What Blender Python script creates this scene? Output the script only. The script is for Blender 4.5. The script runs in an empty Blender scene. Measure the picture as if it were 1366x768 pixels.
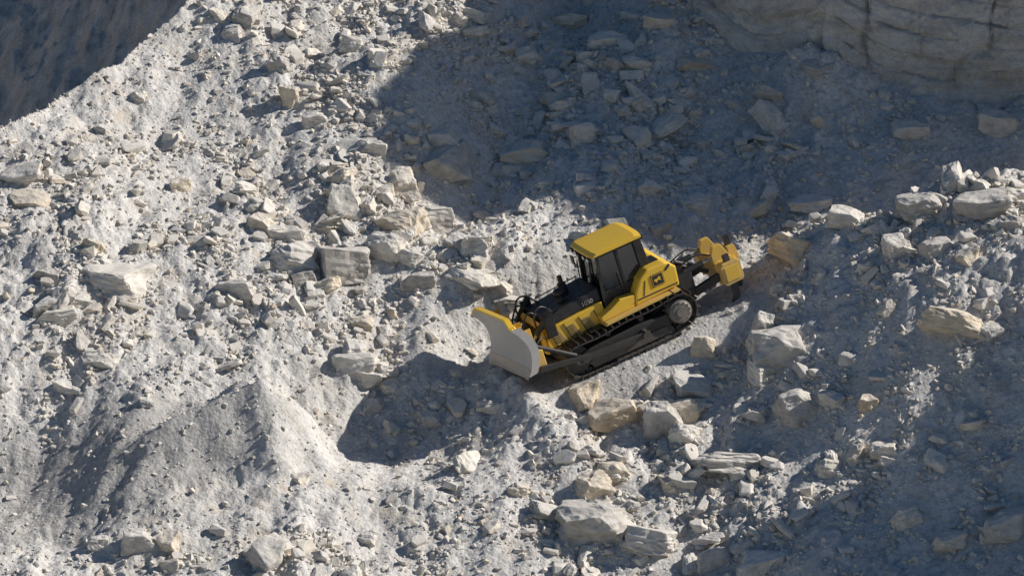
import bpy, bmesh, math, random
import numpy as np
from mathutils import Vector, Matrix, noise as mnoise

random.seed(7)
rng = np.random.default_rng(11)
scene = bpy.context.scene

# ------------------------------------------------------------------ light / camera constants
SUN_EL, SUN_AZ = math.radians(35.5), math.radians(10)      # az measured from +X towards +Y
PITCH = math.radians(15); DIST = 110.0; PXM = 48.0
cp, sp = math.cos(PITCH), math.sin(PITCH)
B = 0.466                                                # mean hill gradient

# ------------------------------------------------------------------ noise helpers
perm = rng.permutation(256); perm = np.concatenate([perm, perm])
ang = rng.random(256)*2*np.pi; gxs, gys = np.cos(ang), np.sin(ang)
def perlin(x, y, seed=0):
    x = np.asarray(x, float)+seed*17.31; y = np.asarray(y, float)+seed*9.77
    xi = np.floor(x).astype(int); yi = np.floor(y).astype(int)
    xf = x-xi; yf = y-yi
    u = xf*xf*xf*(xf*(xf*6-15)+10); v = yf*yf*yf*(yf*(yf*6-15)+10)
    def g(i, j, dx, dy):
        h = perm[(perm[i & 255]+j) & 255]
        return gxs[h]*dx+gys[h]*dy
    n00 = g(xi, yi, xf, yf); n10 = g(xi+1, yi, xf-1, yf)
    n01 = g(xi, yi+1, xf, yf-1); n11 = g(xi+1, yi+1, xf-1, yf-1)
    return ((n00*(1-u)+n10*u)*(1-v)+(n01*(1-u)+n11*u)*v)*1.4
def sps(x, k):
    return k*np.logaddexp(0, np.asarray(x, float)/k)
def sst(t):
    t = np.clip(t, 0, 1); return t*t*(3-2*t)
def P(px, py):
    u = (px-683)/PXM; v = (384-py)/PXM; y = v/.709; s = 1
    for _ in range(6):
        s = (DIST+y*cp-B*y*sp)/DIST; y = v*s/.709
    return u*s, y

# ------------------------------------------------------------------ dozer pose
YAW = math.radians(22); DP = math.radians(18.2); DR = math.radians(0); DSC = .925
DO = Vector((2.90, -2.1, -1.02))
hh = np.array([-math.cos(YAW), -math.sin(YAW)]); ww = np.array([math.sin(YAW), -math.cos(YAW)])

# ------------------------------------------------------------------ terrain
TILT = .10
def tilt_z(x): return TILT*sps(-x-2, 1.5)
_a, _b = P(0, 222), P(325, 0)
ridA = (_a[0], _a[1]-tilt_z(_a[0])*1.36); ridB = (_b[0], _b[1]-tilt_z(_b[0])*1.36)
_rd = np.array([ridB[0]-ridA[0], ridB[1]-ridA[1]]); _rd /= np.linalg.norm(_rd)
wall_pts = [(3.2, 17), (5.4, 11.8), (7.2, 9.8), (9.6, 8.4), (12, 7.6), (15.5, 7.4), (19, 7.5), (24, 7.4), (30, 8.5)]
wx = np.array([-40, -6]+[p[0] for p in wall_pts]+[60.]); wy = np.array([60, 42]+[p[1] for p in wall_pts]+[12.])

def seg_dist(x, y, a, b):
    ax, ay = a; bx, by = b
    L2 = (bx-ax)**2+(by-ay)**2
    t = np.clip(((x-ax)*(bx-ax)+(y-ay)*(by-ay))/L2, 0, 1)
    return np.hypot(x-ax-t*(bx-ax), y-ay-t*(by-ay)), t
PILE_A, PILE_B = (-6.6, -6.1), (-10.6, -7.5)

def large(x, y):
    x = np.asarray(x, float); y = np.asarray(y, float)
    yy = y-sps(y-27, 3)+sps(-22-y, 3)
    z = B*yy+TILT*(sps(-x-2, 1.5)-sps(-x-25, 3))
    z = z+.55*perlin(x/7., y/7., 1)+.30*perlin(x/3., y/3.4, 2)
    d = -(x-ridA[0])*_rd[1]+(y-ridA[1])*_rd[0]+.35*perlin(x/2.5, y/2.5, 3)
    zb = 7.4+.84*x+.33*y+.6*perlin(x/2.8, y/5., 4)+.28*perlin(x/1.1, y/2., 6)+.12*perlin(x/.5, y/.8, 7)
    zb = np.maximum(zb, -14+.1*y)
    z = np.minimum(z, np.maximum(z-.95*sps(d, .25), zb+(1-sst(d/.8))*20))
    # mound on the right
    R = .62*sps(x-5.0, .7); R = 5.3*np.tanh(R/5.3)
    yc = -1.45+.8*perlin(x/2.2, x*0+.3, 5)
    back = np.exp(-np.clip(y-yc, 0, None)**2/(2*1.7**2))
    front = 1-.5*sst((-4-y)/8)
    z = z+R*back*front
    # rocky spur descending at the top centre
    sd, t = seg_dist(x, y, P(640, -40), P(470, 260))
    z = z+1.0*np.exp(-sd**2/(2*1.5**2))*(1-.6*t)
    sd, t = seg_dist(x, y, P(760, -40), P(640, 240))
    z = z-1.0*np.exp(-sd**2/(2*1.3**2))
    # talus cone of fine dust at the wall foot
    sd = np.hypot(x-9.0, (y-8.1))
    z = z+sps(1.1-.55*sd, .15)
    # hollow below the blade
    z = z-1.25*np.exp(-((x+3.3)/3.0)**2-((y+4.4)/2.3)**2)
    # dumped pile lower left: steep left and front faces
    sd, t = seg_dist(x, y, PILE_A, PILE_B)
    sdn = sd*(1+.22*perlin(x/.9, y/.9, 8))
    z = z+sps(1.65-1.65*t-.80*sdn, .05)
    z = z-1.3*np.exp(-((x+13.2)/2.8)**2-((y+7.2)/2.4)**2)
    # bench cut under the dozer
    lx = (x-DO.x)*hh[0]+(y-DO.y)*hh[1]; ly = (x-DO.x)*ww[0]+(y-DO.y)*ww[1]
    dx = np.clip(np.abs(lx)-3.0, 0, None); dy = np.clip(np.abs(ly)-1.6, 0, None)
    m = 1-sst(np.hypot(dx, dy)/2.2)
    pl = DO.z-lx*math.tan(DP)-ly*math.tan(DR)
    z = z*(1-m)+pl*m
    z = z-.55*sst((ly-1.2)/.9)*sst((5.5-ly)/3.2)*sst((3.7-np.abs(lx+.4))/1.5)
    return z

def rough_mask(x, y):
    return .34+.70*sst(.5+1.1*perlin(x/3.2, y/4.2, 21))

def medium(x, y):
    z = large(x, y)
    lx = (x-DO.x)*hh[0]+(y-DO.y)*hh[1]; ly = (x-DO.x)*ww[0]+(y-DO.y)*ww[1]
    under = sst((np.hypot(np.clip(np.abs(lx)-2.4, 0, None), np.clip(np.abs(ly)-1.5, 0, None)))/1.2)
    z = z+.42*np.exp(-((lx-3.3)/.55)**2-(ly/1.8)**2)*(1+.5*perlin(x/.5, y/.5, 30))
    z = z+.28*np.exp(-((ly+1.9)/.35)**2)*sst((3.6-np.abs(lx))/1.2)*(1+.9*perlin(x/.6, y/.6, 31))
    r = rough_mask(x, y)*(.15+.85*under)
    sd, t = seg_dist(x, y, PILE_A, PILE_B); r = r*(.3+.7*sst((sd-1.2)/1.5))
    xs = x-.25*y
    z = z+.14*perlin(xs/.8, y/3.2, 10)*under
    z = z+r*(.27*np.abs(perlin(x/1.5, y/1.6, 11))+.19*np.abs(perlin(x/.75, y/.8, 12)))
    return z, r, lx, ly

_tr = {}
def fine(x, y):
    z, r, lx, ly = medium(x, y)
    r2 = .33+.8*r
    z = z+r2*(.10*np.abs(perlin(x/.36, y/.38, 13))+.065*np.abs(perlin(x/.18, y/.18, 14)))+r2*.03*perlin(x/.1, y/.1, 15)
    a, b_ = _tr['a'], _tr['b']; Lr = np.linalg.norm(b_-a); dd = (b_-a)/Lr
    s = (x-a[0])*dd[0]+(y-a[1])*dd[1]; n = -(x-a[0])*dd[1]+(y-a[1])*dd[0]+.2*np.sin(s*.45)
    ends = sst(s/1)*sst((Lr-s)/1.5)*sst(.6+1.6*perlin(x/1.3, y/1.3, 33))
    for c in (0., -2.1):
        strip = sst((.3-np.abs(n-c))/.12)*ends
        z = z-.06*strip+strip*.03*np.cos(2*np.pi*s/.26+2.5*perlin(x/.7, y/.7, 34))
        z = z+.05*np.exp(-((np.abs(n-c)-.44)/.1)**2)*ends
    return z

def place(px, py, H=None):
    f = H or (lambda a, b: medium(a, b)[0])
    ys = np.linspace(-19, 17, 1500)
    u = (px-683)/PXM/DIST; v = (384-py)/PXM/DIST
    dy = cp+v*sp; dz = -sp+v*cp
    t = (ys+DIST*cp)/dy
    zr = DIST*sp+t*dz; xr = t*u
    zt = f(xr, ys)
    idx = np.where(zt >= zr)[0]
    i = idx[0] if len(idx) else -1
    return xr[i], ys[i], zt[i], t[i]/DIST
_tr['a'] = np.array(place(-60, 722, large)[:2]); _tr['b'] = np.array(place(470, 640, large)[:2])
TR_A, TR_B = _tr['a'], _tr['b']

# --- out-of-view shoulder added on the right, its crest shaped to throw the big shadows
XC = 22.5
def crest_from(pts, add=0.):
    out = []
    for (px, py) in pts:
        x, y, z, s = place(px, py, large)
        out.append((y+(XC-x)*math.tan(SUN_AZ), z+add+(XC-x)*math.tan(SUN_EL)/math.cos(SUN_AZ)))
    return out
up = crest_from([(655, 2), (590, 60), (545, 120), (520, 190), (535, 245), (640, 284), (800, 308), (930, 328)], .45)
lo = crest_from([(1366, 430), (1345, 500), (1300, 560), (1215, 625), (1110, 680), (1010, 725), (935, 762)], .55)
y_low_up = min(p[0] for p in up); y_hi_lo = max(p[0] for p in lo)
y_lo_lo = min(p[0] for p in lo); z_lo_lo = min(p[1] for p in lo)
prof = up+lo+[(y_low_up-.7, 5.0), (40, 20), (70, 14), (y_lo_lo-4.5, z_lo_lo-.8), (y_lo_lo-9, -3), (-60, -10)]
if y_low_up-2.5 > y_hi_lo+.6: prof += [(y_low_up-2.4, 3.4), (y_hi_lo+.5, 2.0)]
prof.sort()
pcy = np.array([p[0] for p in prof]); pcz = np.array([p[1] for p in prof])

def add_walls(z, x, y):
    yb = np.interp(x, wx, wy)
    plat = 10.6+.5*perlin(x/4, y/4, 40)+np.clip(y-14, 0, 25)*.12
    m = sst((y-yb-.5)/.8)
    z = z*(1-m)+np.maximum(z, plat)*m
    n = .7*perlin(x/3., y/3., 41)+.35*perlin(x/1.2, y/1.2, 42)
    m = sst((x+n-18.2)/(XC-18.2))
    top = np.maximum(np.interp(y, pcy, pcz)+.35*perlin(y/1.1, y*0+.5, 43)+.3*perlin(y/.5, y*0+.5, 44), z)
    top = top-np.clip(x-XC-4, 0, 60)*.12
    z = z*(1-m)+top*m
    return z
def fullH(x, y):
    return add_walls(fine(x, y), x, y)

def grow(v, step, far, sgn):
    a = []; s = step
    while abs(v) < far: s *= 1.16; v += sgn*s; a.append(v)
    return a
def graded(parts, far):
    c = []
    for lo_, hi_, st in parts: c += list(np.arange(lo_, hi_-1e-6, st))
    c.append(parts[-1][1])
    return np.array(grow(c[0], parts[0][2], far, -1)[::-1]+c+grow(c[-1], parts[-1][2], far, 1))

def mesh_from(name, V, F, mats=(), smooth=False, mi=None):
    me = bpy.data.meshes.new(name)
    k = F.shape[1]
    me.vertices.add(len(V)); me.vertices.foreach_set('co', V.astype(np.float32).ravel())
    me.loops.add(F.size); me.loops.foreach_set('vertex_index', F.astype(np.int32).ravel())
    me.polygons.add(len(F)); me.polygons.foreach_set('loop_start', np.arange(0, F.size, k, dtype=np.int32))
    try: me.polygons.foreach_set('loop_total', np.full(len(F), k, dtype=np.int32))
    except Exception: pass
    me.polygons.foreach_set('use_smooth', np.full(len(F), smooth))
    if mi is not None: me.polygons.foreach_set('material_index', mi.astype(np.int32))
    for m in mats: me.materials.append(m)
    me.update(calc_edges=True); me.validate()
    return me
def add_obj(name, me, parent=None):
    o = bpy.data.objects.new(name, me); scene.collection.objects.link(o)
    if parent: o.parent = parent
    return o

# ------------------------------------------------------------------ materials
def new_mat(name):
    m = bpy.data.materials.new(name); m.use_nodes = True
    nt = m.node_tree; b = nt.nodes['Principled BSDF']
    return m, nt, b
def N(nt, t, **kw):
    n = nt.nodes.new(t)
    for k, v in kw.items():
        if k in n.inputs: n.inputs[k].default_value = v
        else: setattr(n, k, v)
    return n
def ramp(nt, fac, stops):
    r = nt.nodes.new('ShaderNodeValToRGB')
    e = r.color_ramp.elements
    while len(e) < len(stops): e.new(.5)
    for el, (p, c) in zip(e, stops):
        el.position = p; el.color = (c[0], c[1], c[2], 1)
    nt.links.new(fac, r.inputs['Fac']); return r.outputs['Color']
def noise_n(nt, vec, scale, detail=6, rough=.6, dist=0):
    n = N(nt, 'ShaderNodeTexNoise', Scale=scale, Detail=detail, Roughness=rough, Distortion=dist)
    nt.links.new(vec, n.inputs['Vector']); return n.outputs['Fac']
def mix(nt, fac, a, b, mode='MIX'):
    m = nt.nodes.new('ShaderNodeMix'); m.data_type = 'RGBA'; m.blend_type = mode
    for s, v in ((0, fac), (6, a), (7, b)):
        if hasattr(v, 'is_output'): nt.links.new(v, m.inputs[s])
        else: m.inputs[s].default_value = v if s == 0 else (v[0], v[1], v[2], 1)
    return m.outputs[2]
def bump(nt, b, h, strength, dist, prev=None):
    n = N(nt, 'ShaderNodeBump', Strength=strength, Distance=dist)
    nt.links.new(h, n.inputs['Height'])
    if prev: nt.links.new(prev, n.inputs['Normal'])
    nt.links.new(n.outputs['Normal'], b.inputs['Normal']); return n.outputs['Normal']

def mat_ground():
    m, nt, b = new_mat('limestone_rubble_ground')
    tc = nt.nodes.new('ShaderNodeTexCoord').outputs['Object']
    c1 = ramp(nt, noise_n(nt, tc, .35, 5, .65), [(.3, (.56, .54, .51)), (.5, (.68, .66, .63)), (.7, (.75, .725, .69))])
    c2 = ramp(nt, noise_n(nt, tc, 6, 5, .7), [(.3, (.60, .60, .60)), (.5, (.96, .96, .96)), (.7, (1.1, 1.1, 1.09))])
    c = mix(nt, 1, c1, c2, 'MULTIPLY')
    f = ramp(nt, noise_n(nt, tc, 1.1, 5, .7, .4), [(.54, (0, 0, 0)), (.72, (.8, .8, .8))])
    c = mix(nt, f, c, (.56, .48, .385))
    # darker grey patch around the pile, edge broken up by noise
    mp = N(nt, 'ShaderNodeMapping'); mp.vector_type = 'TEXTURE'
    mp.inputs['Location'].default_value = (-11.2, -7.6, 0); mp.inputs['Rotation'].default_value = (0, 0, math.radians(14)); mp.inputs['Scale'].default_value = (6.2, 3.0, 1e6)
    nt.links.new(tc, mp.inputs['Vector'])
    g = N(nt, 'ShaderNodeTexGradient', gradient_type='SPHERICAL'); nt.links.new(mp.outputs[0], g.inputs[0])
    ns = noise_n(nt, tc, .8, 5, .7)
    ad = N(nt, 'ShaderNodeMath', operation='MULTIPLY_ADD'); ad.inputs[1].default_value = .9; nt.links.new(ns, ad.inputs[0]); nt.links.new(g.outputs['Fac'], ad.inputs[2])
    pf = ramp(nt, ad.outputs[0], [(.58, (0, 0, 0)), (.80, (.8, .8, .8))])
    c = mix(nt, pf, c, mix(nt, 1, (.46, .445, .425), c2, 'MULTIPLY'))
    # browner overburden on the hillside beyond the left ridge
    sx = nt.nodes.new('ShaderNodeSeparateXYZ'); nt.links.new(tc, sx.inputs[0])
    m1 = N(nt, 'ShaderNodeMath', operation='MULTIPLY'); m1.inputs[1].default_value = -_rd[1]; nt.links.new(sx.outputs['X'], m1.inputs[0])
    m2 = N(nt, 'ShaderNodeMath', operation='MULTIPLY_ADD'); m2.inputs[1].default_value = _rd[0]; nt.links.new(sx.outputs['Y'], m2.inputs[0]); nt.links.new(m1.outputs[0], m2.inputs[2])
    mr = N(nt, 'ShaderNodeMapRange'); d0 = -ridA[0]*_rd[1]+ridA[1]*_rd[0]
    mr.inputs[1].default_value = d0+.2; mr.inputs[2].default_value = d0+2.0; nt.links.new(m2.outputs[0], mr.inputs[0])
    br = ramp(nt, noise_n(nt, tc, 1.6, 6, .75), [(.3, (.46, .38, .31)), (.5, (.64, .56, .48)), (.7, (.76, .70, .64))])
    c = mix(nt, mr.outputs[0], c, br)
    nt.links.new(c, b.inputs['Base Color']); b.inputs['Roughness'].default_value = .95
    b.inputs['Specular IOR Level'].default_value = .1
    v = N(nt, 'ShaderNodeTexVoronoi', Scale=10.); nt.links.new(tc, v.inputs['Vector'])
    p = bump(nt, b, v.outputs['Distance'], .45, .045)
    p = bump(nt, b, noise_n(nt, tc, 16, 4, .75), .7, .05, p)
    return m
def mat_rock(name, attr):
    m, nt, b = new_mat(name)
    tc = nt.nodes.new('ShaderNodeTexCoord').outputs['Object']
    if attr:
        a = nt.nodes.new('ShaderNodeAttribute'); a.attribute_name = 'tint'; r = a.outputs['Fac']
    else:
        r = nt.nodes.new('ShaderNodeObjectInfo').outputs['Random']
    c = ramp(nt, r, [(0, (.48, .45, .41)), (.3, (.64, .605, .555)), (.6, (.75, .705, .63)), (.88, (.72, .63, .50)), (1, (.60, .47, .32))])
    c2 = ramp(nt, noise_n(nt, tc, 3.5, 5, .7), [(.3, (.57, .54, .50)), (.55, (1, 1, 1))])
    c = mix(nt, .8, c, c2, 'MULTIPLY')
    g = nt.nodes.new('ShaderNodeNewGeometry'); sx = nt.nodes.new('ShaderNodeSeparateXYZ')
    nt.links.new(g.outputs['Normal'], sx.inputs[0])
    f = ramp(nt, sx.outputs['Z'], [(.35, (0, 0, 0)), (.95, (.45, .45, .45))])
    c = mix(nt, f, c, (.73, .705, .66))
    nt.links.new(c, b.inputs['Base Color']); b.inputs['Roughness'].default_value = .9
    b.inputs['Specular IOR Level'].default_value = .15
    bump(nt, b, noise_n(nt, tc, 7, 5, .7), .6, .05)
    return m
def mat_wall():
    m, nt, b = new_mat('quarry_wall_rock')
    tc = nt.nodes.new('ShaderNodeTexCoord').outputs['Object']
    mp = N(nt, 'ShaderNodeMapping'); mp.inputs['Scale'].default_value = (.25, .25, 2.0)
    nt.links.new(tc, mp.inputs['Vector'])
    c = ramp(nt, noise_n(nt, mp.outputs[0], 1.0, 6, .75), [(.36, (.60, .56, .50)), (.5, (.72, .70, .66)), (.64, (.80, .79, .76))])
    c2 = ramp(nt, noise_n(nt, tc, .8, 6, .75, .6), [(.35, (.66, .63, .60)), (.55, (1, 1, 1))])
    c = mix(nt, .7, c, c2, 'MULTIPLY')
    nt.links.new(c, b.inputs['Base Color']); b.inputs['Roughness'].default_value = .95
    bump(nt, b, noise_n(nt, tc, 4, 6, .7), 1., .2)
    return m
def mat_paint(name, col, rough=.45, dust=.45, dustcol=(.46, .41, .35), metallic=0, scale=3.0):
    m, nt, b = new_mat(name)
    tc = nt.nodes.new('ShaderNodeTexCoord').outputs['Object']
    f1 = noise_n(nt, tc, scale, 8, .75, .3)
    f = ramp(nt, f1, [(.42, (dust*.25,)*3), (.68, (dust,)*3)])
    sx = nt.nodes.new('ShaderNodeSeparateXYZ'); nt.links.new(tc, sx.inputs[0])
    mr = N(nt, 'ShaderNodeMapRange'); mr.inputs[1].default_value = 1.7; mr.inputs[2].default_value = .3
    mr.inputs[3].default_value = 0; mr.inputs[4].default_value = dust*1.1; nt.links.new(sx.outputs['Z'], mr.inputs[0])
    ad = N(nt, 'ShaderNodeMath'); ad.operation = 'ADD'; ad.use_clamp = True
    nt.links.new(f, ad.inputs[0]); nt.links.new(mr.outputs[0], ad.inputs[1])
    c = mix(nt, ad.outputs[0], col, dustcol)
    nt.links.new(c, b.inputs['Base Color'])
    rr = N(nt, 'ShaderNodeMapRange'); rr.inputs[3].default_value = rough; rr.inputs[4].default_value = .9
    nt.links.new(ad.outputs[0], rr.inputs[0]); nt.links.new(rr.outputs[0], b.inputs['Roughness'])
    b.inputs['Metallic'].default_value = metallic
    bump(nt, b, noise_n(nt, tc, 25, 5, .7), .15, .01)
    return m
M_ground = mat_ground(); M_rub = mat_rock('rubble_stone', True); M_boul = mat_rock('boulder_stone', False); M_wall = mat_wall()
M_yel = mat_paint('yellow_paint', (.90, .56, .03), .38, .18)
M_yeld = mat_paint('dirty_yellow_paint', (.82, .50, .03), .5, .40)
M_blk = mat_paint('black_paint', (.014, .014, .016), .4, .12, (.25, .23, .20))
M_trk = mat_paint('track_steel', (.028, .026, .025), .5, .26, (.24, .21, .18), .3)
M_stl = mat_paint('worn_blade_steel', (.42, .41, .40), .5, .5, (.60, .57, .52), .2, 1.6)
M_edge = mat_paint('cutting_edge_steel', (.45, .42, .38), .35, .3, (.4, .35, .3), .6)
M_fd = mat_paint('final_drive_grey', (.09, .085, .08), .5, .25)
m, nt, b = new_mat('cab_glass'); b.inputs['Base Color'].default_value = (.02, .024, .028, 1); b.inputs['Roughness'].default_value = .05; b.inputs['Specular IOR Level'].default_value = .9; M_glass = m
m, nt, b = new_mat('work_light_lens'); b.inputs['Base Color'].default_value = (.7, .7, .68, 1); b.inputs['Roughness'].default_value = .15; M_lens = m

# ------------------------------------------------------------------ ground sheet
gx = graded([(-30, -17.5, .14), (-17.5, 19.0, .055)], 600); gy = graded([(-17, 14.4, .06), (14.4, 34, .15)], 600)
X, Y = np.meshgrid(gx, gy)
Z = fullH(X, Y)
V = np.stack([X, Y, Z], -1).reshape(-1, 3)
ny, nx = X.shape
i = np.arange(ny*nx).reshape(ny, nx)
F = np.stack([i[:-1, :-1], i[:-1, 1:], i[1:, 1:], i[1:, :-1]], -1).reshape(-1, 4)
add_obj('quarry_slope_terrain', mesh_from('terrain', V, F, [M_ground], True))

# ------------------------------------------------------------------ quarry wall (upper right)
pts = np.array(wall_pts, float); seg = np.hypot(*(pts[1:]-pts[:-1]).T); cum = np.concatenate([[0], np.cumsum(seg)])
s = np.arange(0, cum[-1], .06); h = np.arange(-1.5, 9.5, .05)
wxs = np.interp(s, cum, pts[:, 0]); wys = np.interp(s, cum, pts[:, 1])
ker = np.ones(15)/15
wxs = np.convolve(np.pad(wxs, 7, 'edge'), ker, 'valid'); wys = np.convolve(np.pad(wys, 7, 'edge'), ker, 'valid')
tx = np.gradient(wxs); ty = np.gradient(wys); L = np.hypot(tx, ty); nxv, nyv = ty/L, -tx/L
foot = large(wxs, wys)
S, Hh = np.meshgrid(s, h)
layer = Hh+.15*perlin(S/4, S*0, 50)
bed = np.floor(layer/.62+.35*perlin(S/6, S*0+.2, 59)); fb = layer/.62-np.floor(layer/.62)
blk = np.floor(S/1.7+.37*bed+.5*perlin(S/3, bed*.7, 60))
disp = .20*perlin(blk*.77+.3, bed*.63+.4, 61)+.16*perlin(S*0+.5, bed*.71+.2, 51)
disp = disp-.09*np.exp(-(np.minimum(fb, 1-fb)/.07)**2)*(.4+.6*sst(.5+1.5*perlin(S/1.5, bed*.9, 66)))
disp = disp+.5*perlin(S/3.2, Hh/5, 53)+.12*np.abs(perlin(S/1., Hh/.6, 52))
crk = perlin(S/2.2, Hh/9, 54)+.2*perlin(S/.9, Hh/1.2, 57)
disp = disp-.22*np.exp(-(crk/.035)**2)*sst(.6+1.5*perlin(S/2., Hh/2., 58))+.08*perlin(S/.35, Hh/.25, 55)+.05*perlin(S/.15, Hh/.15, 56)
disp = disp-.05*Hh
zz = foot[None, :]+Hh
tops = 10.6+.5*perlin(wxs/4, wys/4, 40)+.3
zz = np.minimum(zz, tops[None, :])
V = np.stack([wxs[None, :]+nxv[None, :]*disp, wys[None, :]+nyv[None, :]*disp, zz], -1)
cap = V[-1:].copy(); cap[..., 0] -= nxv*3; cap[..., 1] -= nyv*3
V = np.concatenate([V, cap], 0); ny, nx = V.shape[:2]
i = np.arange(ny*nx).reshape(ny, nx)
F = np.stack([i[:-1, :-1], i[:-1, 1:], i[1:, 1:], i[1:, :-1]], -1).reshape(-1, 4)
add_obj('quarry_wall', mesh_from('quarry_wall', V.reshape(-1, 3), F, [M_wall], False))

# ------------------------------------------------------------------ rock library
def hull_rock(seed, cuts, bevel=0, sub=0, slab=1.):
    r = random.Random(seed)
    bm = bmesh.new(); bmesh.ops.create_cube(bm, size=1)
    for v in bm.verts: v.co += Vector((r.uniform(-.13, .13), r.uniform(-.13, .13), r.uniform(-.1, .1)))
    for _ in range(cuts):
        n = Vector((r.gauss(0, 1), r.gauss(0, 1), r.gauss(0, .8))).normalized()
        bmesh.ops.bisect_plane(bm, geom=bm.verts[:]+bm.edges[:]+bm.faces[:], plane_co=n*r.uniform(.33, .55), plane_no=n, clear_outer=True)
    co = [v.co.copy() for v in bm.verts]; bm.free()
    bm = bmesh.new()
    for c in co: bm.verts.new(c)
    bmesh.ops.remove_doubles(bm, verts=bm.verts, dist=.05)
    res = bmesh.ops.convex_hull(bm, input=bm.verts[:])
    dl = [g for g in set(res['geom_interior']+res['geom_unused']) if isinstance(g, bmesh.types.BMVert)]
    if dl: bmesh.ops.delete(bm, geom=dl, context='VERTS')
    if bevel:
        bmesh.ops.dissolve_limit(bm, angle_limit=.12, verts=bm.verts[:], edges=bm.edges[:])
        bmesh.ops.bevel(bm, geom=bm.edges[:], offset=bevel, segments=2 if sub else 1, affect='EDGES', profile=.6)
    bmesh.ops.triangulate(bm, faces=bm.faces[:])
    if sub:
        for _ in range(3):
            long = [e for e in bm.edges if e.calc_length() > .1]
            if not long: break
            bmesh.ops.subdivide_edges(bm, edges=long, cuts=1)
            bmesh.ops.triangulate(bm, faces=bm.faces[:])
        bm.normal_update()
        off = Vector((seed*3.1, seed*1.7, 0))
        mv = []
        for v in bm.verts:
            p = v.co+off
            a = .09*mnoise.noise(p*2.3)+.045*mnoise.noise(p*6)+.018*mnoise.noise(p*14)
            strat = .03*mnoise.noise(Vector((0, 0, p.z*13+seed)))
            mv.append(v.co+v.normal*(a+strat))
        for v, c in zip(bm.verts, mv): v.co = c
    bmesh.ops.recalc_face_normals(bm, faces=bm.faces[:])
    for v in bm.verts: v.co.z *= slab
    bm.verts.ensure_lookup_table(); bm.verts.index_update()
    V = np.array([v.co[:] for v in bm.verts]); F = np.array([[v.index for v in f.verts] for f in bm.faces])
    bm.free(); return V, F
lib_big = [hull_rock(100+k, 6, .03, 1) for k in range(14)]
lib_mid = [hull_rock(200+k, 6, .04, 0) for k in range(14)]
lib_sml = [hull_rock(300+k, 3, 0, 0) for k in range(14)]

# ------------------------------------------------------------------ density of rubble over the slope
clusters = [(450, 300, 170, 80, 1.0), (480, 120, 55, 120, 1.1), (620, 30, 90, 40, 1.2), (790, 120, 140, 110, 1.1), (1270, 290, 120, 40, 1.5),
            (250, 735, 230, 26, 1.2), (850, 600, 120, 90, .6), (900, 735, 220, 50, .8), (120, 450, 90, 60, .6), (1000, 470, 100, 80, .45),
            (1200, 590, 150, 80, .2), (130, 260, 150, 60, .35), (1040, 340, 50, 40, .8), (560, 480, 130, 60, .3), (300, 400, 120, 50, .3),
            (950, 180, 150, 70, .6), (340, 40, 60, 50, .7), (1100, 150, 120, 30, .6)]
cl = []
for (px, py, rx, ry, w) in clusters:
    x, y = place(px, py, large)[:2]
    cl.append((x, y, rx/PXM, ry/PXM/.709, w))
def density(x, y):
    d = np.full(x.shape, .07)
    for (cx, cy, rx, ry, w) in cl: d = d+w*np.exp(-((x-cx)/rx)**2*.7-((y-cy)/ry)**2*.7)
    d = d*(.10+1.5*sst(.43+1.5*perlin(x/1.5, y/2.2, 60))*sst(.7+1.3*perlin(x/.6, y/.8, 61)))
    lx = (x-DO.x)*hh[0]+(y-DO.y)*hh[1]; ly = (x-DO.x)*ww[0]+(y-DO.y)*ww[1]
    d = d*(1-((np.abs(lx) < 4.0) & (np.abs(ly) < 2.1)))
    sd, t = seg_dist(x, y, PILE_A, (-13, -8.2)); d = d*(.08+.92*sst((sd-1.4)/1.2))
    sd, t = seg_dist(x, y, tuple(TR_A), tuple(TR_B)); d = d*(.12+.88*sst((sd-1.8)/1.))
    d = d*(.1+.9*sst((np.hypot(x-9.0, y-7.7)-1.2)/1.))
    dd = -(x-ridA[0])*_rd[1]+(y-ridA[1])*_rd[0]; d = d*(1-.7*sst(dd/.8))
    return d
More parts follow.
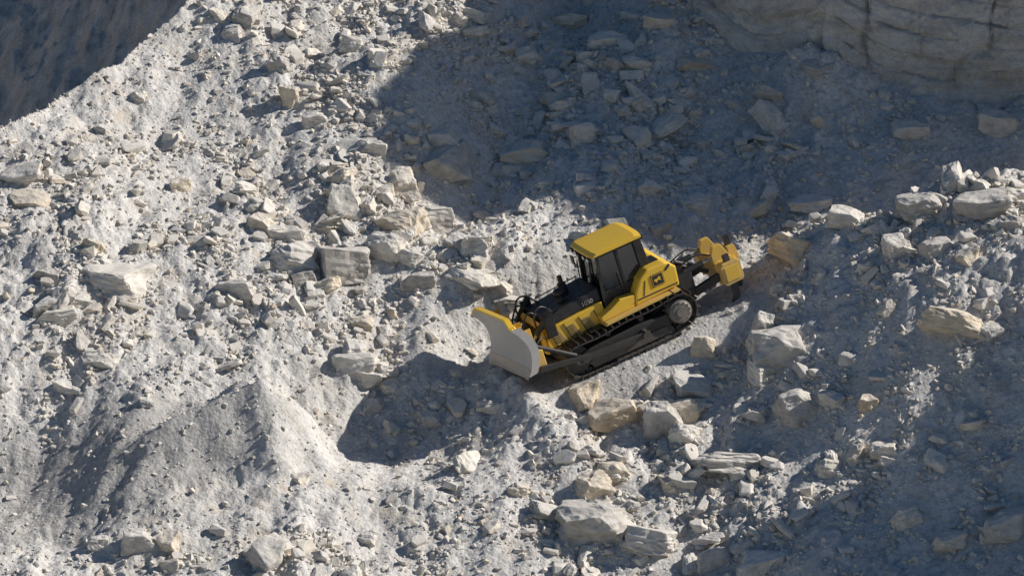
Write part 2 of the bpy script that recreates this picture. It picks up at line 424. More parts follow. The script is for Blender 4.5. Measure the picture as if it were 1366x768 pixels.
def scatter(n, smin, smax, alpha, lib, zflat, sink, cap=1.2, dmin=0, power=1.):
    xs = rng.uniform(-17.5, 18, n*14); ys = rng.uniform(-16.5, 14.5, n*14)
    keep = rng.random(n*14)*cap < density(xs, ys)**power+dmin
    xs, ys = xs[keep][:n], ys[keep][:n]; n = len(xs)
    yb = np.interp(xs, wx, wy); k = ys < yb-.1; xs, ys = xs[k], ys[k]; n = len(xs)
    sz = np.clip(smin*rng.random(n)**(-1/alpha), smin, smax)
    zs = fine(xs, ys)
    which = rng.integers(0, len(lib), n)
    Vs, Fs, Ts = [], [], []; off = 0
    for k, (Vl, Fl) in enumerate(lib):
        idx = np.where(which == k)[0]
        if not len(idx): continue
        m = len(idx)
        a = rng.random(m)*2*np.pi; t1 = rng.normal(0, .35, m)+.2; t2 = rng.normal(0, .35, m)
        ca, sa = np.cos(a), np.sin(a)
        Rz = np.zeros((m, 3, 3)); Rz[:, 0, 0] = ca; Rz[:, 0, 1] = -sa; Rz[:, 1, 0] = sa; Rz[:, 1, 1] = ca; Rz[:, 2, 2] = 1
        Rx = np.zeros((m, 3, 3)); Rx[:, 0, 0] = 1; Rx[:, 1, 1] = np.cos(t1); Rx[:, 1, 2] = -np.sin(t1); Rx[:, 2, 1] = np.sin(t1); Rx[:, 2, 2] = np.cos(t1)
        Ry = np.zeros((m, 3, 3)); Ry[:, 1, 1] = 1; Ry[:, 0, 0] = np.cos(t2); Ry[:, 0, 2] = np.sin(t2); Ry[:, 2, 0] = -np.sin(t2); Ry[:, 2, 2] = np.cos(t2)
        Rm = Rx@Ry@Rz
        scl = np.stack([sz[idx]*rng.uniform(.8, 1.45, m), sz[idx]*rng.uniform(.6, 1., m), sz[idx]*rng.uniform(zflat[0], zflat[1], m)], -1)
        P0 = Vl[None]*scl[:, None, :]
        P1 = np.einsum('mij,mvj->mvi', Rm, P0)
        P1 += np.stack([xs[idx], ys[idx], zs[idx]+sz[idx]*sink], -1)[:, None, :]
        Vs.append(P1.reshape(-1, 3))
        Fs.append((Fl[None]+(np.arange(m)*len(Vl))[:, None, None]+off).reshape(-1, 3)); off += m*len(Vl)
        Ts.append(np.repeat(rng.beta(2.2, 2.6, m), len(Vl)))
    return np.concatenate(Vs), np.concatenate(Fs), np.concatenate(Ts)
def rubble(name, *a, **k):
    V, F, T = scatter(*a, **k)
    me = mesh_from(name, V, F, [M_rub], False)
    at = me.attributes.new('tint', 'FLOAT', 'POINT'); at.data.foreach_set('value', T.astype(np.float32))
    add_obj(name, me)
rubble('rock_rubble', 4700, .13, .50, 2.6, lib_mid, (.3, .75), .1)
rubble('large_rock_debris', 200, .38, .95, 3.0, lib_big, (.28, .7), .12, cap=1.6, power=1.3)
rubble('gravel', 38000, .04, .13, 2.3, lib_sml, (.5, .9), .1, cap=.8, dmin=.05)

# ------------------------------------------------------------------ individual boulders
BL = [(158, 376, 92, 34), (65, 369, 32, 20), (125, 328, 28, 20), (38, 266, 52, 15), (30, 236, 50, 18), (590, 190, 42, 26), (593, 219, 60, 38),
      (708, 204, 72, 32), (535, 243, 42, 34), (635, 42, 40, 16), (630, 21, 38, 16), (808, 58, 46, 30), (758, 30, 44, 20), (780, 178, 34, 26), (388, 130, 24, 34),
      (372, 86, 26, 22), (455, 263, 36, 18), (512, 330, 52, 42), (456, 355, 62, 42), (581, 294, 52, 30), (530, 298, 56, 28), (637, 321, 36, 28),
      (396, 343, 60, 30), (438, 380, 36, 22), (385, 316, 40, 22), (316, 385, 44, 20), (350, 298, 30, 16), (476, 488, 58, 32), (492, 505, 40, 24),
      (1043, 468, 74, 56), (1058, 333, 58, 42), (1226, 273, 62, 32), (1312, 280, 66, 34), (1195, 330, 38, 28), (1276, 431, 72, 32), (1352, 298, 32, 20),
      (1060, 541, 56, 38), (1108, 532, 32, 28), (1158, 539, 24, 22), (813, 554, 58, 38), (886, 561, 46, 46), (912, 550, 52, 32), (778, 528, 42, 30),
      (820, 630, 38, 28), (792, 649, 42, 34), (786, 696, 92, 52), (866, 722, 56, 30), (976, 618, 84, 22), (955, 746, 42, 28), (1008, 750, 62, 30),
      (1107, 622, 34, 20), (1345, 700, 62, 46), (1330, 165, 46, 28), (1213, 176, 44, 26), (185, 722, 38, 28), (130, 726, 26, 18), (226, 726, 30, 20),
      (76, 421, 46, 20), (104, 401, 28, 16), (132, 481, 52, 20), (90, 520, 34, 16), (1016, 442, 32, 44), (941, 463, 26, 28), (500, 541, 28, 20),
      (310, 44, 30, 18), (290, 20, 24, 14), (240, 248, 26, 18), (183, 130, 20, 14), (1130, 290, 42, 22), (1250, 330, 40, 24), (1290, 345, 34, 20),
      (1356, 262, 40, 22), (925, 85, 44, 14), (850, 85, 40, 18), (880, 30, 36, 16), (700, 75, 30, 18), (640, 130, 26, 16), (900, 640, 34, 22),
      (1210, 690, 40, 24), (1270, 720, 50, 28), (1180, 600, 34, 20), (660, 545, 40, 16), (690, 655, 24, 16), (230, 756, 30, 18),
      (400, 640, 26, 14), (560, 375, 36, 24), (545, 345, 30, 24), (480, 430, 34, 18), (405, 375, 30, 20), (575, 560, 26, 16), (520, 515, 26, 18),
      (865, 250, 34, 18), (930, 270, 40, 16), (1010, 280, 44, 20), (440, 225, 30, 18), (500, 200, 26, 24), (420, 160, 30, 18), (470, 60, 28, 20), (1090, 95, 40, 14)]
bmeshes = []
for k, (Vl, Fl) in enumerate(lib_big):
    bmeshes.append(mesh_from('boulder_mesh_%d' % k, Vl, Fl, [M_boul], False))
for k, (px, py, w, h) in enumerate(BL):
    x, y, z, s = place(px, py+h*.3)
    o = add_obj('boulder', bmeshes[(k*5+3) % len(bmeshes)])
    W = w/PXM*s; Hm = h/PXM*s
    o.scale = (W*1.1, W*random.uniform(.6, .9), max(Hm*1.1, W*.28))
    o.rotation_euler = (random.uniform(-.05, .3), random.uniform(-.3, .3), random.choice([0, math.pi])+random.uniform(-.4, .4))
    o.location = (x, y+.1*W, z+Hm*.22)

# ------------------------------------------------------------------ bulldozer
D = bpy.data.objects.new('bulldozer', None); scene.collection.objects.link(D)
fx = Vector((math.cos(DP)*hh[0], math.cos(DP)*hh[1], -math.sin(DP)))
lyv = Vector((ww[0]*math.cos(DR), ww[1]*math.cos(DR), -math.sin(DR))); lyv = (lyv-fx*lyv.dot(fx)).normalized()
uz = fx.cross(lyv)
Mx = Matrix((fx, lyv, uz)).transposed().to_4x4(); Mx.translation = DO+Vector((0, 0, .04))
D.matrix_world = Mx@Matrix.Scale(DSC, 4)

def fin(name, bm, mat, bevel=0, seg=2, smooth=False):
    if bevel:
        bmesh.ops.recalc_face_normals(bm, faces=bm.faces[:])
        es = [e for e in bm.edges if len(e.link_faces) == 2 and e.calc_face_angle(0) > .35]
        bmesh.ops.bevel(bm, geom=es, offset=bevel, segments=seg, affect='EDGES', profile=.6, clamp_overlap=True)
    bmesh.ops.recalc_face_normals(bm, faces=bm.faces[:])
    me = bpy.data.meshes.new(name); bm.to_mesh(me); bm.free()
    for mm in (mat if isinstance(mat, (list, tuple)) else [mat]): me.materials.append(mm)
    if smooth:
        for p in me.polygons: p.use_smooth = True
    return add_obj(name, me, D)
def boxbm(bm, c, s, rot=None):
    m = Matrix.Translation(c)
    if rot is not None: m = m@rot
    bmesh.ops.create_cube(bm, size=1, matrix=m@Matrix.Diagonal((s[0], s[1], s[2], 1)))
def box(name, c, s, mat, bevel=.02, rot=None):
    bm = bmesh.new(); boxbm(bm, c, s, rot); return fin(name, bm, mat, bevel)
def prism(name, pts, y0, y1, mat, bevel=.03, top_in=0):
    bm = bmesh.new()
    zmax = max(p[1] for p in pts); zmin = min(p[1] for p in pts)
    def yy(y, z):
        k = (z-zmin)/(zmax-zmin) if zmax > zmin else 0
        return y-math.copysign(top_in*k, y) if top_in else y
    a = [bm.verts.new((p[0], yy(y0, p[1]), p[1])) for p in pts]; b_ = [bm.verts.new((p[0], yy(y1, p[1]), p[1])) for p in pts]
    bm.faces.new(a); bm.faces.new(b_[::-1]); n = len(pts)
    for i in range(n): bm.faces.new((a[i], b_[i], b_[(i+1) % n], a[(i+1) % n]))
    return fin(name, bm, mat, bevel)
def cylbm(bm, p1, p2, r, seg=20, r2=None):
    p1, p2 = Vector(p1), Vector(p2); d = p2-p1
    q = Vector((0, 0, 1)).rotation_difference(d.normalized()).to_matrix().to_4x4()
    bmesh.ops.create_cone(bm, cap_ends=True, segments=seg, radius1=r, radius2=r if r2 is None else r2, depth=d.length, matrix=Matrix.Translation((p1+p2)/2)@q)
def cyl(name, p1, p2, r, mat, seg=20, r2=None, bevel=0):
    bm = bmesh.new(); cylbm(bm, p1, p2, r, seg, r2); return fin(name, bm, mat, bevel)
def hose(name, pts, r, mat):
    cu = bpy.data.curves.new(name, 'CURVE'); cu.dimensions = '3D'; cu.bevel_depth = r; cu.bevel_resolution = 2
    sp_ = cu.splines.new('NURBS'); sp_.points.add(len(pts)-1); sp_.use_endpoint_u = True; sp_.order_u = 3
    for q, p in zip(sp_.points, pts): q.co = (*p, 1)
    cu.materials.append(mat); return add_obj(name, cu, D)

# tracks ---------------------------------------------------------------
SPK = (-1.68, .68, .52); IDL = (1.68, .55, .47)
def track_path():
    pts = []
    for a in np.linspace(90, 270, 25): pts.append((SPK[0]+SPK[2]*math.cos(math.radians(a)), SPK[1]+SPK[2]*math.sin(math.radians(a))))
    pts.append((-1.3, .075)); pts.append((1.35, .075))
    for a in np.linspace(-90, 90, 25): pts.append((IDL[0]+IDL[2]*math.cos(math.radians(a)), IDL[1]+IDL[2]*math.sin(math.radians(a))))
    for t in np.linspace(0, 1, 12)[1:-1]:
        pts.append((IDL[0]*(1-t)+SPK[0]*t, (IDL[1]+IDL[2])*(1-t)+(SPK[1]+SPK[2])*t-.05*math.sin(t*math.pi*2)**2))
    return np.array(pts)
tp = track_path(); tp = np.vstack([tp, tp[:1]])
cs = np.concatenate([[0], np.cumsum(np.hypot(*(tp[1:]-tp[:-1]).T))]); NS = 42
for side, nm in ((1.12, 'near'), (-1.12, 'far')):
    bm = bmesh.new(); pitch = cs[-1]/NS
    for k in range(NS):
        s0 = (k+.5)*pitch
        x = np.interp(s0, cs, tp[:, 0]); z = np.interp(s0, cs, tp[:, 1])
        x2 = np.interp((s0+.02) % cs[-1], cs, tp[:, 0]); z2 = np.interp((s0+.02) % cs[-1], cs, tp[:, 1])
        a = math.atan2(z2-z, x2-x)
        R = Matrix.Rotation(-a, 4, 'Y')
        nrm = Vector((math.sin(a), 0, -math.cos(a)))
        c = Vector((x, side, z))
        boxbm(bm, c, (pitch*.90, .64, .035), R)
        boxbm(bm, c+nrm*.055+R.to_3x3()@Vector((pitch*.36, 0, 0)), (.035, .64, .11), R)
        for o_ in (-.1, .1): boxbm(bm, c-nrm*.06+Vector((0, o_, 0)), (pitch*.8, .05, .1), R)
    fin('track_%s' % nm, bm, M_trk)
    sg = 1 if side > 0 else -1
    bm = bmesh.new()
    cylbm(bm, (SPK[0], side-.07, SPK[1]), (SPK[0], side+.07, SPK[1]), .40, 28)
    for k in range(18):
        a = k/18*2*math.pi
        boxbm(bm, Vector((SPK[0]+.42*math.cos(a), side, SPK[1]+.42*math.sin(a))), (.09, .1, .06), Matrix.Rotation(-a, 4, 'Y'))
    fin('sprocket_%s' % nm, bm, M_trk)
    bm = bmesh.new()
    cylbm(bm, (SPK[0], side, SPK[1]), (SPK[0], side+sg*.30, SPK[1]), .36, 28)
    cylbm(bm, (SPK[0], side+sg*.30, SPK[1]), (SPK[0], side+sg*.36, SPK[1]), .33, 28, .26)
    cylbm(bm, (SPK[0], side+sg*.35, SPK[1]), (SPK[0], side+sg*.40, SPK[1]), .16, 20)
    for k in range(12):
        a = k/12*2*math.pi
        p = (SPK[0]+.28*math.cos(a), SPK[1]+.28*math.sin(a)); cylbm(bm, (p[0], side+sg*.3, p[1]), (p[0], side+sg*.375, p[1]), .022, 6)
    fin('final_drive_%s' % nm, bm, M_fd)
    bm = bmesh.new()
    cylbm(bm, (IDL[0], side-.12, IDL[1]), (IDL[0], side+.12, IDL[1]), .38, 28)
    cylbm(bm, (IDL[0], side-.2, IDL[1]), (IDL[0], side+.2, IDL[1]), .14, 20)
    for k in range(8):
        xx = -1.25+k*.34; cylbm(bm, (xx, side-.17, .24), (xx, side+.17, .24), .12, 16)
    for xx in (-.5, .6): cylbm(bm, (xx, side-.1, .92), (xx, side+.1, .92), .09, 14)
    fin('idler_and_rollers_%s' % nm, bm, M_trk)
    prism('track_frame_%s' % nm, [(-1.3, .3), (1.35, .3), (1.75, .42), (1.75, .62), (1.3, .76), (-.2, .82), (-1.3, .74)], side-.2, side+.2, M_blk, .03)
    prism('roller_guard_%s' % nm, [(-1.2, .17), (1.3, .17), (1.45, .36), (1.3, .42), (-1.15, .42)], side+sg*.2, side+sg*.24, M_trk, .01)
    ya, yb2 = side+sg*.36, side+sg*.47
    prism('push_arm_%s' % nm, [(-.55, .46), (.2, .42), (2.95, .78), (3.05, .86), (2.95, .98), (1.4, .72), (.0, .64), (-.55, .60)], min(ya, yb2), max(ya, yb2), M_blk, .03)
    cyl('push_arm_trunnion_%s' % nm, (-.4, side, .53), (-.4, side+sg*.52, .53), .11, M_trk)
    prism('fender_%s' % nm, [(-1.9, 1.30), (-.9, 1.30), (.55, 1.24), (.62, 1.18), (-.9, 1.24), (-1.9, 1.25)], min(side-.35*sg, side+.22*sg), max(side-.35*sg, side+.22*sg), M_yeld, .008)

# hull & hood ------------------------------------------------------------
prism('main_frame', [(-2.05, .55), (-1.6, .4), (1.9, .4), (2.15, .6), (2.15, 1.0), (-2.05, 1.15)], -.74, .74, M_blk, .04)
prism('hood_lower_panel', [(.35, .90), (2.22, .90), (2.30, 1.0), (2.26, 1.62), (.35, 1.74)], -.78, .78, M_yel, .03)
prism('hood_upper', [(.3, 1.745), (2.24, 1.625), (2.18, 1.93), (2.02, 1.99), (.3, 2.16)], -.72, .72, M_blk, .06, .06)
bm = bmesh.new()
HY = .78
for sg in (1, -1):
    for k in range(3):
        x0 = .72+k*.5
        pts_ = [(x0, 1.08), (x0+.34, 1.08), (x0+.42, 1.5-k*.02), (x0+.16, 1.5-k*.02)]
        vs = [bm.verts.new((p[0], sg*(HY+.004), p[1])) for p in pts_]; vs2 = [bm.verts.new((p[0], sg*(HY-.005), p[1])) for p in pts_]
        bm.faces.new(vs); bm.faces.new(vs2[::-1])
        for i_ in range(4): bm.faces.new((vs[i_], vs2[i_], vs2[(i_+1) % 4], vs[(i_+1) % 4]))
fin('hood_side_grilles', bm, mat_paint('grille_dark_yellow', (.42, .25, .02), .5, .3))
bm = bmesh.new()
for sg in (1, -1):
    for k in range(4): boxbm(bm, Vector((.60+k*.5, sg*(HY+.012), 1.31)), (.022, .02, .6), Matrix.Rotation(.25, 4, 'Y'))
    boxbm(bm, Vector((1.3, sg*(HY+.012), 1.0)), (1.8, .02, .03))
    for k in range(3):
        for j in range(5): boxbm(bm, Vector((.97+k*.5+j*.012, sg*(HY+.008), 1.13+j*.075)), (.22, .012, .016))
fin('hood_side_trim', bm, M_blk)
bm = bmesh.new()
for y in (-.5, .5):   # handrails along the hood top
    cylbm(bm, (.45, y, 2.28), (1.9, y, 2.16), .018, 8)
    for xx, zt, zb_ in ((.5, 2.28, 2.1), (1.2, 2.22, 2.02), (1.85, 2.16, 1.96)): cylbm(bm, (xx, y, zb_), (xx, y, zt), .016, 8)
fin('hood_handrails', bm, M_blk)
prism('radiator_guard', [(2.30, .85), (2.42, .9), (2.42, 1.75), (2.30, 1.85)], -.74, .74, M_yel, .025)
bm = bmesh.new()
for k in range(11): boxbm(bm, Vector((2.435, 0, 1.0+k*.068)), (.02, 1.1, .032))
fin('radiator_grille', bm, M_blk)
cyl('exhaust_stack', (1.05, -.22, 2.0), (1.05, -.22, 2.62), .075, M_blk)
cyl('exhaust_shield', (1.05, -.22, 2.0), (1.05, -.22, 2.38), .13, M_blk)
cyl('air_precleaner', (1.35, .2, 1.95), (1.35, .2, 2.22), .10, M_blk)
bm = bmesh.new(); bmesh.ops.create_uvsphere(bm, u_segments=20, v_segments=12, radius=.18, matrix=Matrix.Translation((1.35, .2, 2.32))@Matrix.Diagonal((1, 1, .75, 1)))
fin('air_precleaner_bowl', bm, M_blk, smooth=True)

# cab ---------------------------------------------------------------------
cab_parts = []
cab_parts.append(prism('cab_base', [(-1.15, 1.22), (.25, 1.22), (.38, 1.5), (.36, 1.9), (-1.15, 1.95)], -.74, .74, M_blk, .03))
cab_parts.append(prism('cab_glass_body', [(-1.05, 1.9), (.28, 1.86), (.14, 3.06), (-1.05, 3.06)], -.71, .71, M_glass, .02, .05))
bm = bmesh.new()
def post(x0, z0, x1, z1, y, w=.09, y2=None):
    p1, p2 = Vector((x0, y, z0)), Vector((x1, y if y2 is None else y2, z1)); d = p2-p1
    q = Vector((0, 0, 1)).rotation_difference(d.normalized()).to_matrix().to_4x4()
    boxbm(bm, (p1+p2)/2, (w, w, d.length), q)
for sg in (1, -1):
    post(.32, 1.86, .17, 3.07, sg*.725, .09, sg*.68); post(-.42, 1.3, -.44, 3.07, sg*.74, .09, sg*.69); post(-1.08, 1.9, -1.08, 3.07, sg*.73, .13, sg*.69)
    boxbm(bm, Vector((-.40, sg*.735, 1.93)), (1.38, .05, .07)); boxbm(bm, Vector((-.47, sg*.69, 3.03)), (1.3, .05, .07))
    post(.32, 1.4, .32, 1.95, sg*.745, .08)
boxbm(bm, Vector((.30, 0, 1.9)), (.05, 1.4, .07)); post(.32, 1.9, .17, 3.05, 0, .05)
cab_parts.append(fin('cab_frame', bm, M_blk, .01))
bm = bmesh.new()
for sg in (1, -1):
    cylbm(bm, (.4, sg*.82, 1.7), (.30, sg*.80, 2.6), .02, 8); cylbm(bm, (-.3, sg*.82, 1.5), (-.3, sg*.80, 2.3), .018, 8)
    boxbm(bm, Vector((.36, sg*.98, 2.6)), (.04, .2, .26)); cylbm(bm, (.22, sg*.72, 2.75), (.36, sg*.98, 2.65), .015, 8)
cab_parts.append(fin('grab_rails_and_mirrors', bm, M_blk))
bm = bmesh.new()
rp = [(.40, 3.10), (.40, 3.15), (.26, 3.22), (-1.15, 3.24), (-1.34, 3.19), (-1.34, 3.10)]
nyr = 9; rows = []
for j in range(nyr):
    t = j/(nyr-1)*2-1; y = t*.84; cr = -.03*abs(t)**3
    rows.append([bm.verts.new((p[0]-(.06*abs(t)**4 if p[0] > 0 else -.06*abs(t)**4), y, p[1]+(cr if p[1] > 3.13 else 0))) for p in rp])
for j in range(nyr-1):
    for i_ in range(len(rp)):
        bm.faces.new((rows[j][i_], rows[j][(i_+1) % len(rp)], rows[j+1][(i_+1) % len(rp)], rows[j+1][i_]))
bm.faces.new(rows[0]); bm.faces.new(rows[-1][::-1])
cab_parts.append(fin('cab_roof', bm, M_yel, .02))
bm = bmesh.new()
for y in (-.62, -.3, .3, .62): boxbm(bm, Vector((.40, y, 3.03)), (.08, .16, .11))
for y in (-.6, .6): boxbm(bm, Vector((-1.34, y, 3.03)), (.08, .16, .11))
cab_parts.append(fin('work_light_housings', bm, M_blk, .01))
bm = bmesh.new()
for y in (-.62, -.3, .3, .62): boxbm(bm, Vector((.444, y, 3.03)), (.01, .13, .085))
cab_parts.append(fin('work_light_lenses', bm, M_lens))
cab_parts.append(prism('rollover_bar', [(-1.34, 1.95), (-1.16, 1.95), (-1.12, 3.09), (-1.26, 3.09)], -.76, .76, M_blk, .03))
bm = bmesh.new()
boxbm(bm, Vector((-1.28, 0, 2.6)), (.2, .9, .35))
cab_parts.append(fin('air_conditioner_housing', bm, M_blk, .03))
for o in cab_parts: o.location.x = -.10

# rear tanks / side consoles -----------------------------------------------
prism('rear_tank', [(-2.0, 1.34), (-.95, 1.30), (-.50, 1.28), (-.60, 1.66), (-.85, 2.0), (-1.15, 2.2), (-1.72, 2.2), (-2.05, 1.94)], -1.12, 1.12, M_yel, .06)
prism('side_console_near', [(-.49, 1.28), (.60, 1.25), (.62, 1.40), (.25, 1.52), (-.1, 1.68), (-.58, 1.64)], .76, 1.10, M_yel, .03)
prism('side_console_far', [(-.49, 1.28), (.60, 1.25), (.62, 1.40), (.25, 1.52), (-.1, 1.68), (-.58, 1.64)], -1.10, -.76, M_yel, .03)
bm = bmesh.new()
for sg in (1, -1):
    boxbm(bm, Vector((-1.28, sg*1.124, 1.44)), (1.35, .012, .035)); boxbm(bm, Vector((-.92, sg*1.124, 1.70)), (.025, .012, .46), Matrix.Rotation(-.35, 4, 'Y'))
    boxbm(bm, Vector((-1.77, sg*1.124, 2.02)), (.22, .012, .07), Matrix.Rotation(.6, 4, 'Y'))
boxbm(bm, Vector((-1.45, .5, 2.21)), (.5, .5, .03)); cylbm(bm, (-1.4, -.6, 2.19), (-1.4, -.6, 2.3), .09, 16)
for k in range(6): boxbm(bm, Vector((-2.04, 0, 1.4+k*.08)), (.03, 1.5, .04))
fin('rear_tank_trim', bm, M_blk)
BXc, BZc = -1.38, 1.79
for sg, nm in ((1, 'near'), (-1, 'far')):
    box('badge_%s' % nm, Vector((BXc, sg*1.128, BZc)), (.40, .02, .38), M_blk, .008)
    bm = bmesh.new()
    deer = [(-.13, -.02), (-.05, -.10), (-.02, -.03), (.06, -.02), (.13, -.09), (.10, .01), (.14, .06), (.08, .07), (.09, .13), (.04, .09), (.0, .04), (-.08, .05), (-.14, .04)]
    vs = [bm.verts.new((BXc-sg*p[0]*.85, sg*1.142, BZc+p[1]*.85)) for p in deer]; bm.faces.new(vs)
    for (cx_, cz_, sx_, sz_) in ((0, .165, .35, .012), (0, -.165, .35, .012), (.175, 0, .012, .33), (-.175, 0, .012, .33)):
        boxbm(bm, Vector((BXc+cx_, sg*1.139, BZc+cz_)), (sx_, .006, sz_))
    fin('badge_emblem_%s' % nm, bm, M_yel)
M_dec = mat_paint('decal_white', (.62, .6, .55), .5, .2)
for sg, nm in ((1, 'near'), (-1, 'far')):
    cu = bpy.data.curves.new('side_number', 'FONT'); cu.body = '1050'; cu.size = .19; cu.extrude = .003; cu.materials.append(M_dec)
    o = add_obj('side_number_%s' % nm, cu, D)
    if sg > 0: o.matrix_local = Matrix.Translation((.95, .716, 1.80))@Matrix(((-1, 0, 0, 0), (0, -.14, 1, 0), (0, 1, 0, 0), (0, 0, 0, 1)))
    else: o.matrix_local = Matrix.Translation((.45, -.716, 1.80))@Matrix(((1, 0, 0, 0), (0, .14, -1, 0), (0, 1, 0, 0), (0, 0, 0, 1)))
bm = bmesh.new()
for sg in (1, -1): boxbm(bm, Vector((.85, sg*.97, 1.10)), (.4, .3, .03))
fin('steps', bm, M_blk)

# blade ---------------------------------------------------------------------
BX, BZ = 3.10, .72
HW = 1.74
nyb, nzb = 41, 15
ysb = np.linspace(-HW, HW, nyb)
BT = math.radians(7)
def tiltp(v):
    c, s_ = math.cos(BT), math.sin(BT); dz = v.z-BZ-.6
    return Vector((v.x, v.y*c-dz*s_, BZ+.6+v.y*s_+dz*c))
def blade_pt(y, t, back=0.):
    a = abs(y); f = max(0, a-1.25)
    top = 1.70-.24*sst(np.array((a-1.25)/.55)).item()
    z = t*top
    x = .02+1.25*(t-.48)**2+f*.10-back
    return tiltp(Vector((BX+x, y, BZ+z+back*.1)))
bm = bmesh.new(); fr = [[bm.verts.new(blade_pt(y, t)) for t in np.linspace(0, 1, nzb)] for y in ysb]
bk = [[bm.verts.new(blade_pt(y, t, .07)) for t in np.linspace(0, 1, nzb)] for y in ysb]
for j in range(nyb-1):
    for k in range(nzb-1):
        bm.faces.new((fr[j][k], fr[j+1][k], fr[j+1][k+1], fr[j][k+1])).material_index = 0
        bm.faces.new((bk[j][k], bk[j][k+1], bk[j+1][k+1], bk[j+1][k])).material_index = 1
    bm.faces.new((fr[j][-1], fr[j+1][-1], bk[j+1][-1], bk[j][-1])).material_index = 1
    bm.faces.new((fr[j][0], bk[j][0], bk[j+1][0], fr[j+1][0])).material_index = 0
for j in (0, nyb-1):
    for k in range(nzb-1): bm.faces.new((fr[j][k], fr[j][k+1], bk[j][k+1], bk[j][k])).material_index = 1
fin('blade_moldboard', bm, [M_stl, M_yeld], smooth=False)
bm = bmesh.new()
dn = Vector((.05, 0, -.10))
a = [bm.verts.new(blade_pt(y, 0)+dn) for y in ysb]; b1 = [bm.verts.new(blade_pt(y, .11)+Vector((.015, 0, 0))) for y in ysb]
c1 = [bm.verts.new(blade_pt(y, 0)+Vector((-.0, 0, -.10))) for y in ysb]; d1 = [bm.verts.new(blade_pt(y, .11)+Vector((-.03, 0, 0))) for y in ysb]
for j in range(nyb-1):
    bm.faces.new((a[j], a[j+1], b1[j+1], b1[j])); bm.faces.new((c1[j], d1[j], d1[j+1], c1[j+1])); bm.faces.new((a[j], c1[j], c1[j+1], a[j+1])); bm.faces.new((b1[j], b1[j+1], d1[j+1], d1[j]))
fin('cutting_edge', bm, M_edge)
bm = bmesh.new()
for sg in (1, -1):
    y = sg*HW
    vs = [blade_pt(y, t) for t in np.linspace(0, 1, 8)]+[blade_pt(y, t, .26) for t in np.linspace(1, 0, 8)]
    A = [bm.verts.new(v+Vector((0, sg*.002, 0))) for v in vs]; Bv = [bm.verts.new(v+Vector((0, sg*.05, 0))) for v in vs]
    bm.faces.new(A); bm.faces.new(Bv[::-1])
    for i_ in range(len(A)): bm.faces.new((A[i_], Bv[i_], Bv[(i_+1) % len(A)], A[(i_+1) % len(A)]))
fin('blade_end_plates', bm, M_stl)
bm = bmesh.new()
yl = ysb[1:-1]
o1 = [bm.verts.new(blade_pt(y, 1)+Vector((.03, 0, .004))) for y in yl]; o2 = [bm.verts.new(blade_pt(y, 1)+Vector((.0, 0, .05))) for y in yl]
o3 = [bm.verts.new(blade_pt(y, 1)+Vector((-.16, 0, .03))) for y in yl]; o4 = [bm.verts.new(blade_pt(y, 1)+Vector((-.16, 0, -.12))) for y in yl]
for j in range(len(yl)-1):
    for p_, q_ in ((o1, o2), (o2, o3), (o3, o4), (o4, o1)): bm.faces.new((p_[j], p_[j+1], q_[j+1], q_[j]))
bm.faces.new((o1[0], o2[0], o3[0], o4[0])); bm.faces.new((o1[-1], o4[-1], o3[-1], o2[-1]))
fin('blade_top_lip', bm, M_yel)
prism('blade_back_beam', [(BX-.38, BZ+.15), (BX-.04, BZ+.1), (BX-.04, BZ+.8), (BX-.38, BZ+.7)], -1.5, 1.5, M_yeld, .03)
bm = bmesh.new()
for y in (-1.2, -.45, .45, 1.2): boxbm(bm, Vector((BX-.16, y, BZ+1.0)), (.26, .05, .7))
fin('blade_back_ribs', bm, M_yeld, .01)
for sg, nm in ((1, 'near'), (-1, 'far')):
    cyl('lift_cylinder_%s' % nm, (1.95, sg*.86, 2.18), (2.55, sg*.76, 1.6), .09, M_blk)
    cyl('lift_rod_%s' % nm, (2.55, sg*.76, 1.6), (2.95, sg*.65, 1.2), .045, M_edge)
    box('lift_cylinder_mount_%s' % nm, Vector((2.1, sg*.84, 1.74)), (.34, .12, .74), M_blk, .03)
    cyl('tilt_strut_%s' % nm, (1.8, sg*1.47, .80), (2.95, sg*1.35, 1.6), .07, M_blk)
    hose('hydraulic_hose_%s' % nm, [(1.8, sg*.5, 1.95), (2.05, sg*.62, 2.35), (2.4, sg*.72, 2.3), (2.5, sg*.72, 1.9), (2.4, sg*.7, 1.6)], .03, M_blk)
    hose('blade_hose_%s' % nm, [(2.2, sg*.4, 1.95), (2.45, sg*.45, 2.3), (2.7, sg*.4, 2.0), (2.85, sg*.5, 1.6), (2.95, sg*.7, 1.3)], .028, M_blk)
    hose('tilt_hose_%s' % nm, [(2.2, sg*.62, 1.2), (2.4, sg*1.0, 1.6), (2.7, sg*1.2, 1.6), (2.9, sg*1.3, 1.4)], .025, M_blk)

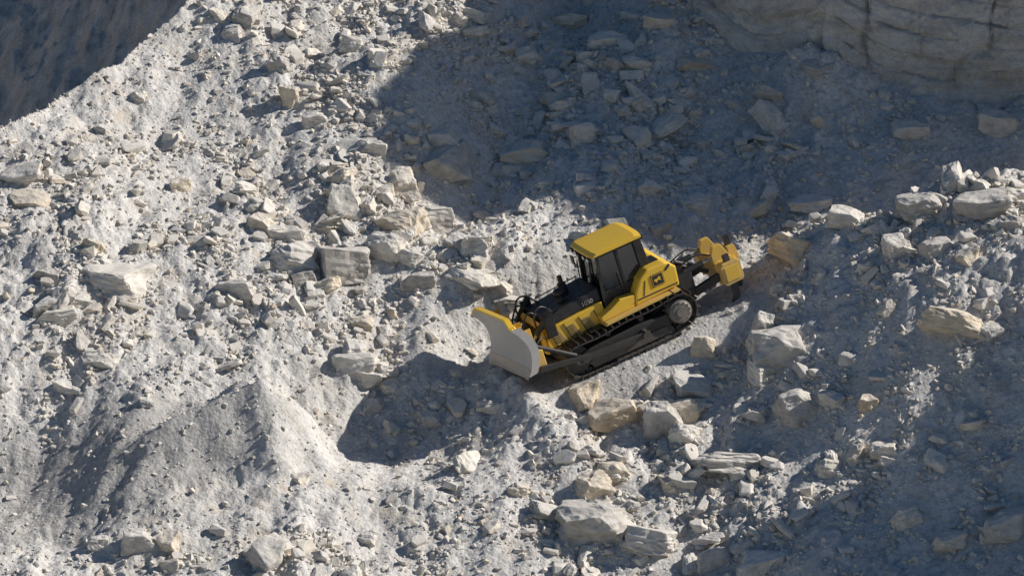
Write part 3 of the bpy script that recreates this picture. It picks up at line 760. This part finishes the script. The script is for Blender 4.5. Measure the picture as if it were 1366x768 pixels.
# ripper -----------------------------------------------------------------------
box('ripper_mount', Vector((-2.34, 0, 1.0)), (.56, 1.3, .75), M_blk, .04)
rip = []
for sg, nm in ((1, 'near'), (-1, 'far')):
    rip.append(prism('ripper_lower_arm_%s' % nm, [(-2.3, .60), (-2.3, .84), (-3.25, 1.0), (-3.4, .92), (-3.3, .76)], min(sg*.55, sg*.72), max(sg*.55, sg*.72), M_blk, .02))
    rip.append(cyl('ripper_cylinder_%s' % nm, (-2.2, sg*.42, 1.35), (-2.85, sg*.42, 1.38), .09, M_blk))
    rip.append(cyl('ripper_rod_%s' % nm, (-2.85, sg*.42, 1.38), (-3.35, sg*.42, 1.42), .045, M_edge))
    rip.append(cyl('ripper_lift_cylinder_%s' % nm, (-2.25, sg*.25, 1.5), (-3.0, sg*.25, 1.0), .07, M_blk))
    rip.append(prism('ripper_bracket_%s' % nm, [(-3.15, 1.1), (-3.15, 1.5), (-3.26, 1.74), (-3.52, 1.74), (-3.70, 1.35), (-3.70, 1.1)], min(sg*.34, sg*.50), max(sg*.34, sg*.50), M_yeld, .02))
    rip.append(hose('ripper_hose_%s' % nm, [(-2.1, sg*.3, 1.5), (-2.6, sg*.34, 1.7), (-3.0, sg*.36, 1.6), (-3.2, sg*.4, 1.45)], .025, M_blk))
rip.append(prism('ripper_beam', [(-3.15, .66), (-3.15, 1.20), (-3.24, 1.28), (-3.72, 1.28), (-3.80, 1.20), (-3.80, .70), (-3.74, .62), (-3.22, .60)], -.98, .98, M_yeld, .015))
bm = bmesh.new()
for y in (-.99, .99): boxbm(bm, Vector((-3.475, y, .94)), (.46, .03, .46))
for y in (-.62, .62): boxbm(bm, Vector((-3.475, y, .94)), (.69, .06, .72))
rip.append(fin('ripper_beam_plates', bm, M_yel, .01))
rip.append(prism('ripper_shank_pocket', [(-3.80, .50), (-3.80, 1.42), (-4.04, 1.42), (-4.10, 1.1), (-4.06, .50)], -.22, .22, M_yeld, .015))
rip.append(prism('ripper_shank', [(-3.86, .1), (-3.84, 1.72), (-4.02, 1.72), (-4.04, .15), (-3.90, -.14), (-3.60, -.24), (-3.68, -.10)], -.05, .05, M_trk, .01))
for nm, y in (('far', -.8), ('near', .8)):
    rip.append(prism('ripper_shank_%s' % nm, [(-3.36, .15), (-3.36, 1.50), (-3.56, 1.50), (-3.58, .2), (-3.44, -.04), (-3.18, -.12), (-3.24, .0)], y-.05, y+.05, M_trk, .01))
for o in rip: o.location.x = -.25

# ------------------------------------------------------------------ sun, sky, camera
sd_ = Vector((math.cos(SUN_EL)*math.cos(SUN_AZ), math.cos(SUN_EL)*math.sin(SUN_AZ), math.sin(SUN_EL)))
L_ = bpy.data.lights.new('sun', 'SUN'); L_.energy = 5.0; L_.angle = math.radians(.5); L_.color = (1, .945, .87)
so = bpy.data.objects.new('sun', L_); scene.collection.objects.link(so); so.rotation_euler = sd_.to_track_quat('Z', 'Y').to_euler(); so.location = (60, 10, 60)
w = bpy.data.worlds.new('World'); scene.world = w; w.use_nodes = True
nt = w.node_tree; bg = nt.nodes['Background']; sky = nt.nodes.new('ShaderNodeTexSky'); sky.sky_type = 'NISHITA'; sky.sun_disc = False
sky.sun_elevation = SUN_EL; sky.sun_rotation = math.radians(90)-SUN_AZ; sky.ozone_density = 2.5
hs = nt.nodes.new('ShaderNodeHueSaturation'); hs.inputs['Saturation'].default_value = 1.25
nt.links.new(sky.outputs[0], hs.inputs['Color']); nt.links.new(hs.outputs[0], bg.inputs[0]); bg.inputs[1].default_value = .052
cam = bpy.data.cameras.new('camera'); co = bpy.data.objects.new('camera', cam); scene.collection.objects.link(co)
co.location = (0, -DIST*cp, DIST*sp); co.rotation_euler = (math.radians(90)-PITCH, 0, 0)
cam.lens = 36/(2*(1366/PXM/2)/DIST); cam.clip_end = 3000; cam.clip_start = 1
scene.camera = co
scene.view_settings.view_transform = 'Standard'; scene.view_settings.look = 'None'; scene.view_settings.exposure = 0
